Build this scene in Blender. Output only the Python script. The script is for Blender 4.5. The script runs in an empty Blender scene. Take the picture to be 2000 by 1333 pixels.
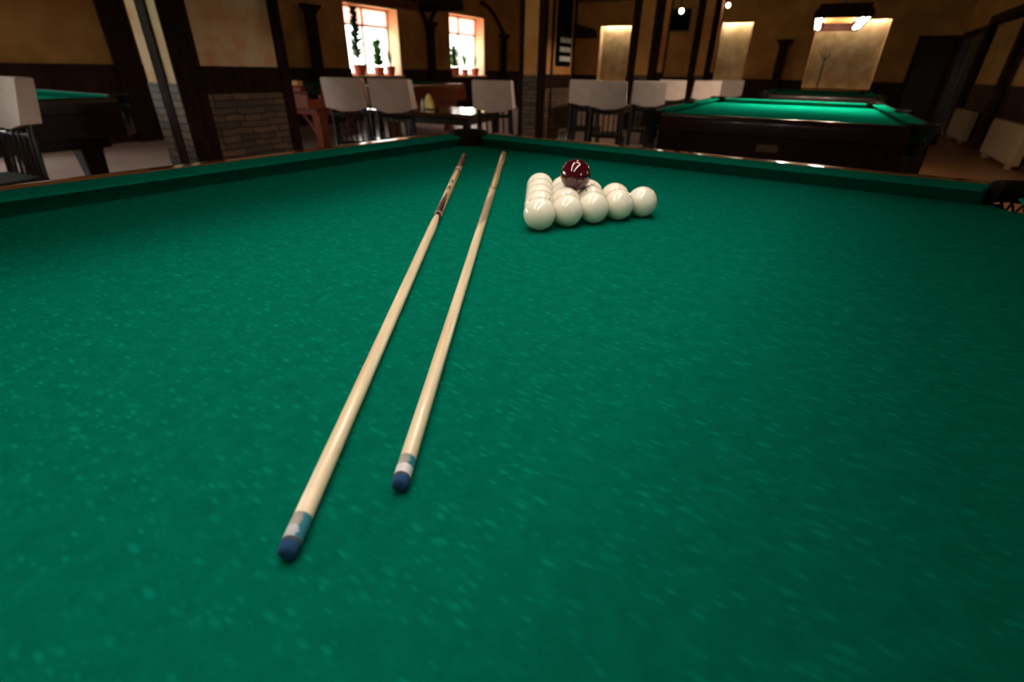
import bpy, bmesh, math, random
from mathutils import Vector, Matrix
random.seed(7)
PI = math.pi
S = bpy.context.scene
COL = S.collection
R = math.radians

# ------------------------------------------------------------------ materials
def newmat(name):
    m = bpy.data.materials.new(name); m.use_nodes = True
    nt = m.node_tree; b = nt.nodes['Principled BSDF']
    return m, nt, b

def pmat(name, col, rough=.5, spec=.5, metal=0., coat=0., noise=0., scale=8., col2=None, bump=0., stretch=None, det=4.):
    m, nt, b = newmat(name)
    b.inputs['Base Color'].default_value = (*col, 1)
    b.inputs['Roughness'].default_value = rough
    b.inputs['Specular IOR Level'].default_value = spec
    b.inputs['Metallic'].default_value = metal
    b.inputs['Coat Weight'].default_value = coat
    b.inputs['Coat Roughness'].default_value = .08
    if noise or bump or col2:
        tc = nt.nodes.new('ShaderNodeTexCoord'); mp = nt.nodes.new('ShaderNodeMapping')
        if stretch: mp.inputs['Scale'].default_value = stretch
        nz = nt.nodes.new('ShaderNodeTexNoise'); nz.inputs['Scale'].default_value = scale; nz.inputs['Detail'].default_value = det
        nt.links.new(tc.outputs['Object'], mp.inputs['Vector']); nt.links.new(mp.outputs['Vector'], nz.inputs['Vector'])
        if noise or col2:
            rp = nt.nodes.new('ShaderNodeValToRGB')
            c2 = col2 or tuple(min(1, c*(1+noise)) for c in col)
            c1 = col if col2 else tuple(c*(1-noise) for c in col)
            rp.color_ramp.elements[0].position = .35; rp.color_ramp.elements[1].position = .68
            rp.color_ramp.elements[0].color = (*c1, 1); rp.color_ramp.elements[1].color = (*c2, 1)
            nt.links.new(nz.outputs['Fac'], rp.inputs['Fac']); nt.links.new(rp.outputs['Color'], b.inputs['Base Color'])
        if bump:
            bp = nt.nodes.new('ShaderNodeBump'); bp.inputs['Strength'].default_value = bump; bp.inputs['Distance'].default_value = .01
            nt.links.new(nz.outputs['Fac'], bp.inputs['Height']); nt.links.new(bp.outputs['Normal'], b.inputs['Normal'])
    return m

def emat(name, col, strength):
    m, nt, b = newmat(name)
    b.inputs['Base Color'].default_value = (*col, 1)
    b.inputs['Emission Color'].default_value = (*col, 1)
    b.inputs['Emission Strength'].default_value = strength
    return m

def cloth_mat(name, dark, mid, fleck):
    """worsted billiard cloth: a felt tone, cloudy nap and short pale lint flecks"""
    m, nt, b = newmat(name); N = nt.nodes.new; L = nt.links.new
    tc = N('ShaderNodeTexCoord')
    n1 = N('ShaderNodeTexNoise'); n1.inputs['Scale'].default_value = 45; n1.inputs['Detail'].default_value = 5; n1.inputs['Roughness'].default_value = .65
    L(tc.outputs['Object'], n1.inputs['Vector'])
    r1 = N('ShaderNodeValToRGB'); r1.color_ramp.elements[0].position = .3; r1.color_ramp.elements[1].position = .7
    r1.color_ramp.elements[0].color = (*dark, 1); r1.color_ramp.elements[1].color = (*mid, 1)
    L(n1.outputs['Fac'], r1.inputs['Fac'])
    prev = r1.outputs['Color']
    for ang, sc, seed in ((25, 40, 0.), (-48, 48, 3.7), (85, 36, 9.1), (-10, 62, 5.3)):
        mp = N('ShaderNodeMapping'); mp.inputs['Rotation'].default_value = (0, 0, R(ang)); mp.inputs['Scale'].default_value = (1, 2.6, 1)
        mp.inputs['Location'].default_value = (seed, seed*.7, 0)
        L(tc.outputs['Object'], mp.inputs['Vector'])
        vo = N('ShaderNodeTexVoronoi'); vo.inputs['Scale'].default_value = sc; vo.inputs['Randomness'].default_value = 1
        L(mp.outputs['Vector'], vo.inputs['Vector'])
        r2 = N('ShaderNodeValToRGB'); r2.color_ramp.elements[0].position = .02; r2.color_ramp.elements[1].position = .34
        r2.color_ramp.elements[0].color = (1, 1, 1, 1); r2.color_ramp.elements[1].color = (0, 0, 0, 1)
        L(vo.outputs['Distance'], r2.inputs['Fac'])
        # only some cells carry a fleck
        sp = N('ShaderNodeSeparateColor'); L(vo.outputs['Color'], sp.inputs['Color'])
        gt = N('ShaderNodeMath'); gt.operation = 'MULTIPLY'; L(r2.outputs['Color'], gt.inputs[0])
        pw = N('ShaderNodeMath'); pw.operation = 'POWER'; pw.inputs[1].default_value = 2.2; L(sp.outputs['Red'], pw.inputs[0]); L(pw.outputs[0], gt.inputs[1])
        ml = N('ShaderNodeMath'); ml.operation = 'MULTIPLY'; ml.inputs[1].default_value = .62; L(gt.outputs[0], ml.inputs[0])
        mx = N('ShaderNodeMix'); mx.data_type = 'RGBA'
        L(ml.outputs[0], mx.inputs[0]); L(prev, mx.inputs[6]); mx.inputs[7].default_value = (*fleck, 1)
        prev = mx.outputs[2]
    L(prev, b.inputs['Base Color'])
    b.inputs['Roughness'].default_value = .95; b.inputs['Specular IOR Level'].default_value = .0
    b.inputs['Sheen Weight'].default_value = .0; b.inputs['Sheen Roughness'].default_value = .5; b.inputs['Sheen Tint'].default_value = (*fleck, 1)
    n3 = N('ShaderNodeTexNoise'); n3.inputs['Scale'].default_value = 260; L(tc.outputs['Object'], n3.inputs['Vector'])
    bp = N('ShaderNodeBump'); bp.inputs['Strength'].default_value = .12; bp.inputs['Distance'].default_value = .002
    L(n3.outputs['Fac'], bp.inputs['Height']); L(bp.outputs['Normal'], b.inputs['Normal'])
    return m

def stone_mat(name):
    m, nt, b = newmat(name); N = nt.nodes.new; L = nt.links.new
    tc = N('ShaderNodeTexCoord'); sx = N('ShaderNodeSeparateXYZ'); L(tc.outputs['Object'], sx.inputs[0])
    ad = N('ShaderNodeMath'); ad.operation = 'ADD'; L(sx.outputs[0], ad.inputs[0]); L(sx.outputs[1], ad.inputs[1])
    cb = N('ShaderNodeCombineXYZ'); L(ad.outputs[0], cb.inputs[0]); L(sx.outputs[2], cb.inputs[1])
    nz = N('ShaderNodeTexNoise'); nz.inputs['Scale'].default_value = 5; L(cb.outputs[0], nz.inputs['Vector'])
    mxv = N('ShaderNodeMix'); mxv.data_type = 'VECTOR'; mxv.inputs[0].default_value = .035; L(cb.outputs[0], mxv.inputs[4]); L(nz.outputs['Color'], mxv.inputs[5])
    br = N('ShaderNodeTexBrick'); br.inputs['Scale'].default_value = 1; br.inputs['Brick Width'].default_value = .24; br.inputs['Row Height'].default_value = .047; br.squash = .6; br.squash_frequency = 3
    br.inputs['Mortar Size'].default_value = .005; br.inputs['Color1'].default_value = (.20, .115, .06, 1); br.inputs['Color2'].default_value = (.05, .042, .036, 1)
    br.inputs['Mortar'].default_value = (.010, .008, .007, 1); br.inputs['Bias'].default_value = -.1; br.offset = .37
    L(mxv.outputs[1], br.inputs['Vector'])
    n2 = N('ShaderNodeTexNoise'); n2.inputs['Scale'].default_value = 6; n2.inputs['Detail'].default_value = 6; L(tc.outputs['Object'], n2.inputs['Vector'])
    rp = N('ShaderNodeValToRGB'); rp.color_ramp.elements[0].color = (.35, .3, .28, 1); rp.color_ramp.elements[1].color = (1.2, 1.1, 1, 1); L(n2.outputs['Fac'], rp.inputs['Fac'])
    mu = N('ShaderNodeMix'); mu.data_type = 'RGBA'; mu.blend_type = 'MULTIPLY'; mu.inputs[0].default_value = .9
    L(br.outputs['Color'], mu.inputs[6]); L(rp.outputs['Color'], mu.inputs[7]); L(mu.outputs[2], b.inputs['Base Color'])
    b.inputs['Roughness'].default_value = .8
    bp = N('ShaderNodeBump'); bp.inputs['Strength'].default_value = .8; bp.inputs['Distance'].default_value = .01; L(n2.outputs['Fac'], bp.inputs['Height'])
    L(bp.outputs['Normal'], b.inputs['Normal'])
    return m

def tile_mat(name):
    m, nt, b = newmat(name); N = nt.nodes.new; L = nt.links.new
    tc = N('ShaderNodeTexCoord')
    br = N('ShaderNodeTexBrick'); br.offset = 0; br.inputs['Scale'].default_value = 1; br.inputs['Brick Width'].default_value = .6; br.inputs['Row Height'].default_value = .6
    br.inputs['Mortar Size'].default_value = .004; br.inputs['Color1'].default_value = (.62, .46, .41, 1); br.inputs['Color2'].default_value = (.57, .42, .375, 1)
    br.inputs['Mortar'].default_value = (.28, .2, .17, 1); L(tc.outputs['Object'], br.inputs['Vector'])
    nz = N('ShaderNodeTexNoise'); nz.inputs['Scale'].default_value = 3; nz.inputs['Detail'].default_value = 6; L(tc.outputs['Object'], nz.inputs['Vector'])
    mu = N('ShaderNodeMix'); mu.data_type = 'RGBA'; mu.blend_type = 'MULTIPLY'; mu.inputs[0].default_value = .25
    L(br.outputs['Color'], mu.inputs[6]); L(nz.outputs['Color'], mu.inputs[7]); L(mu.outputs[2], b.inputs['Base Color'])
    b.inputs['Roughness'].default_value = .28; b.inputs['Specular IOR Level'].default_value = .5
    return m

def glass_mat(name):
    m, nt, b = newmat(name); N = nt.nodes.new; L = nt.links.new
    out = nt.nodes['Material Output']; tr = N('ShaderNodeBsdfTransparent'); gl = N('ShaderNodeBsdfGlossy'); gl.inputs['Roughness'].default_value = .02
    mx = N('ShaderNodeMixShader'); mx.inputs[0].default_value = .05
    L(tr.outputs[0], mx.inputs[1]); L(gl.outputs[0], mx.inputs[2]); L(mx.outputs[0], out.inputs['Surface'])
    nt.nodes.remove(b)
    return m

def blind_mat(name, col):
    m, nt, b = newmat(name); N = nt.nodes.new; L = nt.links.new
    out = nt.nodes['Material Output']; tl = N('ShaderNodeBsdfTranslucent'); tl.inputs['Color'].default_value = (*col, 1)
    tr = N('ShaderNodeBsdfTransparent'); tr.inputs['Color'].default_value = (*col, 1)
    mx = N('ShaderNodeMixShader'); mx.inputs[0].default_value = .18
    L(tl.outputs[0], mx.inputs[1]); L(tr.outputs[0], mx.inputs[2]); L(mx.outputs[0], out.inputs['Surface']); nt.nodes.remove(b)
    return m

def wood_mat(name, c1, c2, rough=.35, stretch=(2, 2, 30), scale=6, coat=.3, spec=.5):
    return pmat(name, c1, rough, spec, 0, coat, 0, scale, c2, .05, stretch, 6)

M = {}
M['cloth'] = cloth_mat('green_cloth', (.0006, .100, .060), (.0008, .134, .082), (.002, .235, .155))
M['cloth_lit'] = cloth_mat('green_cloth_lit', (.001, .16, .10), (.001, .19, .12), (.004, .24, .16))  # brighter copy of the green, lamplight put into the colour
M['ivory'] = pmat('ivory_resin', (.90, .88, .69), .09, .5, coat=.5, noise=.02, scale=5)
M['burgundy'] = pmat('burgundy_resin', (.052, .0018, .006), .07, .5, coat=.6)
M['mark'] = pmat('engraved_grey', (.10, .115, .095), .6)
M['ash'] = wood_mat('pale_ash', (.70, .55, .33), (.86, .74, .50), .22, (.6, 14, 14), 9, .5)
M['maple'] = wood_mat('honey_maple', (.52, .32, .12), (.70, .50, .24), .22, (.7, 12, 12), 8, .5)
M['redwood_inlay'] = wood_mat('dark_rosewood', (.035, .008, .006), (.07, .014, .010), .25, (1, 10, 10), 8, .5)
M['brown_inlay'] = pmat('brown_inlay', (.085, .032, .010), .3, coat=.4)
M['silver_ring'] = pmat('grey_ring', (.25, .2, .2), .3, .5, .3)
M['ferrule'] = pmat('white_ferrule', (.62, .63, .62), .35, noise=.1, scale=60)
M['ferrule_blue'] = pmat('chalky_ferrule', (.36, .42, .43), .5, col2=(.46, .52, .53), scale=50)
M['chalk_stain'] = pmat('chalk_stain', (.16, .17, .14), .7, col2=(.36, .36, .30), scale=90)
M['chalk_teal'] = pmat('chalk_teal', (.004, .16, .21), .7, col2=(.01, .25, .32), scale=60)
M['leather_tip'] = pmat('leather_tip', (.05, .05, .055), .8, noise=.2, scale=90)
M['blue_chalk'] = pmat('blue_chalk', (.001, .052, .135), .9, noise=.3, scale=120)
M['mahog'] = wood_mat('dark_mahogany', (.009, .0018, .0012), (.020, .004, .0025), .32, (3, 3, 3), 5, .12, .3)
M['rail'] = wood_mat('rail_brown', (.13, .045, .015), (.21, .08, .03), .15, (4, 4, 4), 5, .7)
M['cherry'] = wood_mat('cherry_red_wood', (.17, .030, .012), (.25, .050, .020), .3, (3, 3, 3), 5, .4)
M['darkwood'] = wood_mat('dark_stained_timber', (.017, .008, .006), (.034, .016, .012), .8, (4, 4, 1), 5, 0, .02)
M['wains'] = wood_mat('dark_panelling', (.018, .007, .004), (.032, .013, .008), .65, (2, 2, 1), 5, 0, .12)
M['chairwood'] = wood_mat('black_brown_wood', (.008, .005, .004), (.016, .010, .008), .35, (3, 3, 3), 6, .2)
M['tablewood'] = wood_mat('brown_table_wood', (.06, .022, .010), (.09, .035, .016), .16, (2, 2, 2), 5, .7)
M['leather'] = pmat('black_brown_leather', (.010, .009, .005), .8, .1, noise=.3, scale=60, bump=.2)
M['net'] = pmat('black_netting', (.01, .01, .01), .8)
M['brass'] = pmat('aged_brass', (.5, .33, .12), .3, .5, .9)
M['plaster'] = pmat('ochre_plaster', (.33, .165, .048), .9, .1, col2=(.46, .25, .085), scale=2.2, bump=.25)
M['plaster_warm'] = pmat('mottled_peach_plaster', (.66, .34, .16), .85, .15, col2=(.74, .56, .36), scale=5.5, bump=.3)
M['plaster_orange'] = pmat('orange_plaster', (.55, .22, .06), .85, .15, col2=(.63, .30, .10), scale=3, bump=.2)
M['plaster_pale'] = pmat('pale_textured_plaster', (.36, .245, .125), .85, .15, col2=(.54, .41, .245), scale=3.5, bump=.5)
M['ceiling'] = pmat('brown_ceiling', (.10, .055, .026), .9, .1, noise=.15, scale=2)
M['stone'] = stone_mat('stacked_stone')
M['tile'] = tile_mat('pink_beige_tile')
M['laminate'] = pmat('brown_laminate', (.135, .056, .024), .4, .3, 0, 0, 0, 5, (.19, .083, .036), .03, (6, .7, 1))
M['cover'] = pmat('cream_cover_cloth', (.80, .63, .54), .9, .1, noise=.05, scale=12, bump=.25)
M['winframe'] = pmat('window_white', (.72, .60, .55), .5)
M['glass'] = glass_mat('clear_glass')
M['blind'] = blind_mat('pink_blind', (.88, .50, .45))
M['reveal'] = pmat('peach_reveal', (.62, .40, .26), .8, .1, noise=.06, scale=4)
M['terracotta'] = pmat('terracotta', (.34, .055, .022), .6, noise=.15, scale=12)
M['leaf'] = pmat('green_leaf', (.05, .14, .02), .5, noise=.4, scale=20)
M['leafdark'] = pmat('dark_leaf', (.012, .045, .012), .5, noise=.4, scale=20)
M['soil'] = pmat('soil', (.03, .018, .01), .95)
M['black'] = pmat('black_plastic', (.006, .006, .007), .35)
M['screen'] = pmat('matt_black_screen', (.003, .003, .004), .8, .05)
M['white'] = pmat('off_white', (.62, .60, .52), .6)
M['grey'] = pmat('mid_grey', (.22, .22, .21), .6)
M['yellow'] = pmat('yellow_paper', (.78, .58, .16), .8, noise=.1, scale=14)
M['tan'] = pmat('tan_wood', (.50, .27, .07), .6, noise=.1, scale=14)
M['plate'] = pmat('dull_brass_plate', (.10, .06, .022), .5)
M['radiator'] = pmat('cream_enamel', (.25, .16, .09), .5)
M['shade_in'] = wood_mat('orange_lacquer', (.38, .12, .03), (.48, .17, .05), .3, (3, 3, 3), 4, .4)
M['steel'] = pmat('dark_steel', (.05, .05, .05), .4, .5, .8)
M['tube'] = emat('lamp_tube', (1., .98, .92), 37)
M['tube_cool'] = emat('cool_lamp_tube', (.86, 1., .98), 70)
M['tube_warm'] = emat('warm_lamp_tube', (1., .88, .68), 240)
M['tube_off'] = pmat('unlit_tube', (.2, .18, .15), .3)
M['niche_tube'] = emat('niche_tube', (1., .87, .66), 220)
M['fill_globe'] = emat('frosted_fill_globe', (1., .74, .46), 17)  # glow of the added ceiling lamps that lift the room's brightness
M['bulb'] = emat('spot_bulb', (1., .86, .62), 25)

# ------------------------------------------------------------------ mesh builder
class MB:
    def __init__(s): s.v = []; s.f = []; s.mi = []; s.cur = 0
    def add(s, vs, fs):
        o = len(s.v); s.v += [tuple(v) for v in vs]
        for f in fs: s.f.append([i+o for i in f]); s.mi.append(s.cur)
        return s
    def box(s, c, d, rz=0., ry=0., rx=0.):
        x, y, z = d[0]/2, d[1]/2, d[2]/2
        m = Matrix.Rotation(rz, 3, 'Z') @ Matrix.Rotation(ry, 3, 'Y') @ Matrix.Rotation(rx, 3, 'X')
        vs = [m @ Vector(p) + Vector(c) for p in ((-x,-y,-z),(x,-y,-z),(x,y,-z),(-x,y,-z),(-x,-y,z),(x,-y,z),(x,y,z),(-x,y,z))]
        return s.add(vs, [(0,3,2,1),(4,5,6,7),(0,1,5,4),(1,2,6,5),(2,3,7,6),(3,0,4,7)])
    def bb(s, x0, x1, y0, y1, z0, z1): return s.box(((x0+x1)/2,(y0+y1)/2,(z0+z1)/2), (abs(x1-x0),abs(y1-y0),abs(z1-z0)))
    def prism(s, poly, z0, z1):
        n = len(poly)
        return s.add([(x,y,z0) for x,y in poly]+[(x,y,z1) for x,y in poly],
                     [tuple(range(n))[::-1], tuple(range(n,2*n))]+[(i,(i+1)%n,n+(i+1)%n,n+i) for i in range(n)])
    def loft(s, rings, closed=True, cap=True):
        n = len(rings[0]); vs = [p for r in rings for p in r]; fs = []
        for k in range(len(rings)-1):
            for i in range(n if closed else n-1):
                j = (i+1) % n; fs.append((k*n+i, k*n+j, (k+1)*n+j, (k+1)*n+i))
        if cap and closed:
            fs.append(tuple(range(n))[::-1]); fs.append(tuple((len(rings)-1)*n+i for i in range(n)))
        return s.add(vs, fs)
    def lathe(s, prof, n=24, c=(0,0,0)):
        rings = [[(c[0]+r*math.cos(2*PI*i/n), c[1]+r*math.sin(2*PI*i/n), c[2]+z) for i in range(n)] for r, z in prof]
        return s.loft(rings)
    def tube(s, path, r, n=8):
        P = [Vector(p) for p in path]; rr = r if isinstance(r, (list, tuple)) else [r]*len(P); rings = []
        t0 = (P[1]-P[0]).normalized(); up = Vector((0,0,1)) if abs(t0.z) < .9 else Vector((1,0,0))
        for i, p in enumerate(P):
            t = (P[min(i+1,len(P)-1)]-P[max(i-1,0)]).normalized()
            a = t.cross(up).normalized(); b = a.cross(t)
            rings.append([p+rr[i]*(math.cos(2*PI*k/n)*a+math.sin(2*PI*k/n)*b) for k in range(n)])
        return s.loft(rings)
    def build(s, name, mat, parent=None, smooth=None, bevel=0, loc=None):
        me = bpy.data.meshes.new(name); me.from_pydata(s.v, [], s.f)
        mats = mat if isinstance(mat, (list, tuple)) else [mat]
        for m_ in mats: me.materials.append(m_)
        if len(mats) > 1: me.polygons.foreach_set('material_index', s.mi)
        bm = bmesh.new(); bm.from_mesh(me); bmesh.ops.recalc_face_normals(bm, faces=bm.faces); bm.to_mesh(me); bm.free()
        if smooth is not None:
            me.polygons.foreach_set('use_smooth', [True]*len(me.polygons)); me.set_sharp_from_angle(angle=R(smooth))
        o = bpy.data.objects.new(name, me); COL.objects.link(o)
        if parent: o.parent = parent
        if loc: o.location = loc
        if bevel:
            b = o.modifiers.new('Bevel', 'BEVEL'); b.width = bevel; b.segments = 2; b.limit_method = 'ANGLE'; b.angle_limit = R(40)
        return o

def tag(o, label=None, cat=None, group=None, kind=None):
    if label: o['label'] = label
    if cat: o['category'] = cat
    if group: o['group'] = group
    if kind: o['kind'] = kind
    return o
def thing(name, label, cat, loc=(0,0,0), rz=0., group=None, kind=None):
    o = bpy.data.objects.new(name, None); COL.objects.link(o); o.location = loc; o.rotation_euler = (0,0,rz); o.empty_display_size = .1
    return tag(o, label, cat, group, kind)
def copy_tree(o, parent=None):
    c = o.copy(); COL.objects.link(c)
    if parent: c.parent = parent
    for ch in [x for x in bpy.data.objects if x.parent == o]: copy_tree(ch, c)
    return c

# ------------------------------------------------------------------ camera
cam_d = bpy.data.cameras.new('camera'); cam = bpy.data.objects.new('camera', cam_d); COL.objects.link(cam)
cam_d.sensor_width = 36; cam_d.sensor_fit = 'HORIZONTAL'; cam_d.lens = 17.295; cam_d.clip_start = .02
rt, up, bk = Vector((.86578,.5001,.01774)), Vector((-.25509,.41056,.87543)), Vector((.43052,-.76246,.48303))
cam.matrix_world = Matrix(((rt.x,up.x,bk.x,1.29311),(rt.y,up.y,bk.y,-1.88553),(rt.z,up.z,bk.z,1.09566),(0,0,0,1)))
cam_d.dof.use_dof = True; cam_d.dof.focus_distance = .68; cam_d.dof.aperture_fstop = 4.2
S.camera = cam
S.view_settings.view_transform = 'Standard'; S.view_settings.look = 'None'; S.view_settings.gamma = 1; S.view_settings.exposure = 0
S.cycles.use_denoising = True; S.cycles.max_bounces = 8; S.cycles.diffuse_bounces = 4; S.cycles.transparent_max_bounces = 12
S.cycles.caustics_reflective = False; S.cycles.caustics_refractive = False; S.cycles.sample_clamp_indirect = 4

# ------------------------------------------------------------------ room shell
X0, X1, Y0, Y1, H = -8., 3.85, -7., 16.5, 3.1
def struct(name, mb, mat, bevel=0, label=None, parent=None):
    o = mb.build(name, mat, parent, bevel=bevel)
    if not parent: tag(o, label, None, None, 'structure')
    return o
struct('floor', MB().bb(X0-.5, -.95, Y0-.3, Y1+.6, -.1, 0), M['tile'])
struct('floor_right', MB().bb(-.95, X1+.5, Y0-.3, Y1+.6, -.1, 0), M['laminate'])
struct('ceiling', MB().bb(X0-.5, X1+.5, Y0-.3, Y1+.6, H, H+.15), M['ceiling'])
def wall_with_holes(axis, a, b, p0, p1, holes, top=H):
    """wall slab between planes p0/p1 along an axis from a to b, with (lo, hi, z0, z1) openings"""
    mb = MB(); holes = sorted(holes); cur = a
    def seg(l, h, z0, z1):
        if h-l < 1e-4 or z1-z0 < 1e-4: return
        if axis == 'y': mb.bb(p0, p1, l, h, z0, z1)
        else: mb.bb(l, h, p0, p1, z0, z1)
    for lo, hi, z0, z1 in holes:
        seg(cur, lo, 0, top); seg(lo, hi, 0, z0); seg(lo, hi, z1, top); cur = hi
    seg(cur, b, 0, top); return mb
WL = [(7.07, 8.76, .92, 2.29), (10.81, 12.52, .92, 2.40), (-2.6, -.2, .3, 2.5), (-5.6, -3.2, .3, 2.5)]
WR = [(-2.6, -1.9, 1.25, 2.15), (1.2, 1.9, 1.25, 2.15)]
NB = [(-5.9, -4.79, .80, 2.42), (-2.29, -1.17, .80, 2.44), (.52, 2.22, .80, 2.45)]
struct('wall_left', wall_with_holes('y', Y0-.3, Y1+.6, X0-.45, X0, WL), M['plaster'])
struct('wall_right', wall_with_holes('y', Y0-.3, Y1+.6, X1, X1+.45, WR), M['plaster'])
struct('wall_back', wall_with_holes('x', X0, X1, Y1, Y1+.07, NB), M['plaster'])
struct('wall_back_core', wall_with_holes('x', X0, X1, Y1+.07, Y1+.25, [(a, b, c, d+.16) for a, b, c, d in NB]), M['plaster_pale'])
struct('wall_back_recess', MB().bb(X0, X1, Y1+.25, Y1+.45, 0, H), M['plaster_pale'])
struct('wall_front', MB().bb(X0, X1, Y0-.25, Y0, 0, H), M['plaster'])
# wainscot panelling with cap rails
def wains(name, segs, h, axis, p, sgn):
    mb = MB()
    for lo, hi in segs:
        a, b = sorted((p, p+sgn*.03)); c, d = sorted((p, p+sgn*.05))
        n = max(1, round((hi-lo)/.9)); w = (hi-lo)/n
        def bx(l, h_, q0, q1, z0, z1): mb.bb(q0, q1, l, h_, z0, z1) if axis == 'y' else mb.bb(l, h_, q0, q1, z0, z1)
        bx(lo, hi, a, b, 0, h); bx(lo, hi, *sorted((p+sgn*.03, p+sgn*.055)), h-.06, h+.01); bx(lo, hi, *sorted((p+sgn*.03, p+sgn*.05)), 0, .12)
        for i in range(n+1):
            q = lo+i*w; bx(max(lo, q-.05), min(hi, q+.05), *sorted((p+sgn*.03, p+sgn*.045)), .12, h-.06)
    return struct(name, mb, M['wains'])
wains('trim_1', [(Y0, -5.6), (-3.2, -2.6), (-.2, 7.07), (8.76, 10.81), (12.52, Y1)], 1.05, 'y', X0, 1)
wains('trim_2', [(7.07, 8.76), (10.81, 12.52)], .86, 'y', X0, 1)
wains('trim_3', [(X0+.06, -5.9), (-4.79, -2.29), (-1.17, .52), (2.22, 2.95)], .97, 'x', Y1, -1)
wains('trim_4', [(Y0, 12.6)], 1.0, 'y', X1, -1)

# windows -----------------------------------------------------------------
def window(i, xin, xout, y0, y1, z0, z1, transom, blind, label):
    root = thing('window_%d' % i, label, None, (0,0,0), 0, None, 'structure')
    sg = 1 if xin > xout else -1
    xf = xout+sg*.06
    fr = MB(); t = .055
    a, b = sorted((xf-.03, xf+.03))
    fr.bb(a, b, y0, y0+t, z0, z1); fr.bb(a, b, y1-t, y1, z0, z1); fr.bb(a, b, y0+t, y1-t, z0, z0+t); fr.bb(a, b, y0+t, y1-t, z1-t, z1)
    fr.build('window_frame', M['winframe'], root)
    ym = (y0+y1)/2
    MB().bb(a, b, ym-.035, ym+.035, z0+t, z1-t).build('mullion', M['winframe'], root)
    tr = MB().bb(a, b, y0+t, ym-.035, transom-.025, transom+.025); tr.bb(a, b, ym+.035, y1-t, transom-.025, transom+.025); tr.build('transom', M['winframe'], root)
    for ya, yb in ((y0+t, ym-.035), (ym+.035, y1-t)):
        MB().bb(xf-.003, xf+.003, ya, yb, z0+t, z1-t).build('pane', M['glass'], root)
    if blind:
        bl = MB()
        for ya, yb in ((y0+t, ym-.035), (ym+.035, y1-t)): bl.bb(xf+sg*.036, xf+sg*.040, ya-.01, yb+.01, transom+.0, z1-t*.6)
        tag(bl.build('blind', M['blind'], root), 'pink translucent blind')
    rv = MB(); q0, q1 = sorted((xin, xout))
    rv.bb(q0, q1, y0, y0+.012, z0, z1); rv.bb(q0, q1, y1-.012, y1, z0, z1); rv.bb(q0, q1, y0+.012, y1-.012, z1-.012, z1)
    rv.build('reveal', M['reveal'], root)
    s0, s1 = sorted((xout+sg*.09, xin+sg*.10)); MB().bb(s0, s1, y0-.0, y1+.0, z0-.035, z0+.008).build('sill', M['winframe'] if i > 2 else M['reveal'], root, bevel=.006)
    # portal helps daylight sampling, gives no light itself
    l = bpy.data.lights.new('daylight_portal', 'AREA'); l.shape = 'RECTANGLE'; l.size = z1-z0; l.size_y = y1-y0; l.cycles.is_portal = True
    lo = bpy.data.objects.new('daylight_portal', l); COL.objects.link(lo); lo.location = (xout-sg*.02, ym, (z0+z1)/2); lo.rotation_euler = (0, -sg*PI/2, 0)
    return root
window(1, X0, X0-.42, 7.07, 8.76, .92, 2.29, 1.92, True, 'tall bright window with pink upper blind left of the other, behind the paired chairs')
window(2, X0, X0-.42, 10.81, 12.52, .92, 2.40, 1.96, True, 'narrower looking bright window with pink upper blind, nearest the middle pillar')
window(3, X0, X0-.42, -2.6, -.2, .3, 2.5, 1.95, False, 'added unseen tall window on the left wall beside the left table')  # added out of view to spread daylight over the left floor
window(4, X0, X0-.42, -5.6, -3.2, .3, 2.5, 1.95, False, 'added unseen tall window on the left wall farther toward the front wall')  # second unseen window, added for more side daylight
for k, (a, b, c, d) in enumerate(WR): window(5+k, X1, X1+.42, a, b, c, d, 1.85, False, ['bright window on the right wall beside the near table', 'bright window on the right wall beyond the near table'][k])

# doors ---------------------------------------------------------------------
d = thing('door_1', 'dark wooden door in the far right corner of the hall', None, (3.38, Y1, 0), 0, None, 'structure')
MB().bb(-.36, .36, -.05, -.005, 0, 1.98).build('door_leaf', M['chairwood'], d, bevel=.004)
f = MB().bb(-.44, -.36, -.08, 0, 0, 2.06); f.bb(.36, .44, -.08, 0, 0, 2.06); f.bb(-.36, .36, -.08, 0, 1.98, 2.06); f.build('door_frame', M['darkwood'], d)
MB().tube([(-.28,-.05,1.0),(-.28,-.10,1.0),(-.18,-.10,1.0)], .009).build('door_handle', M['brass'], d, smooth=40)
d = thing('door_2', 'wide dark panelled double door on the right wall', None, (X1, 14.5, 0), 0, None, 'structure')
for y0, y1 in ((-1.3, -.01), (.01, 1.3)): MB().bb(-.06, -.005, y0, y1, 0, 1.95).build('door_leaf', M['chairwood'], d, bevel=.004)
f = MB().bb(-.09, 0, -1.42, -1.3, 0, 2.08); f.bb(-.09, 0, 1.3, 1.42, 0, 2.08); f.bb(-.09, 0, -1.3, 1.3, 1.95, 2.08); f.build('door_frame', M['darkwood'], d)
for y in (-.08, .08): MB().tube([(-.06,y,1.0),(-.11,y,1.0),(-.11,y+math.copysign(.1,y),1.0)], .009).build('door_handle', M['brass'], d, smooth=40)

# pilasters -----------------------------------------------------------------
def pilaster(loc, rz, w, ztop, label, cap=True):
    o = thing('column', label, 'column', loc, rz, 'dark timber wall columns', 'structure')
    MB().bb(-w/2, w/2, 0, .10, 0, ztop-(.16 if cap else 0)).build('shaft', M['darkwood'], o, bevel=.01)
    if cap:
        z = ztop-.16; a, b = w/2, w/2+.09
        rings = [[(-p,0,q),(p,0,q),(p,.10+e,q),(-p,.10+e,q)] for p, q, e in ((a,z,0),(a+.02,z+.02,.01),(a+.03,z+.06,.02),(b,z+.12,.06),(b,z+.16,.06))]
        MB().loft(rings).build('capital', M['darkwood'], o)
    return o
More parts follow.
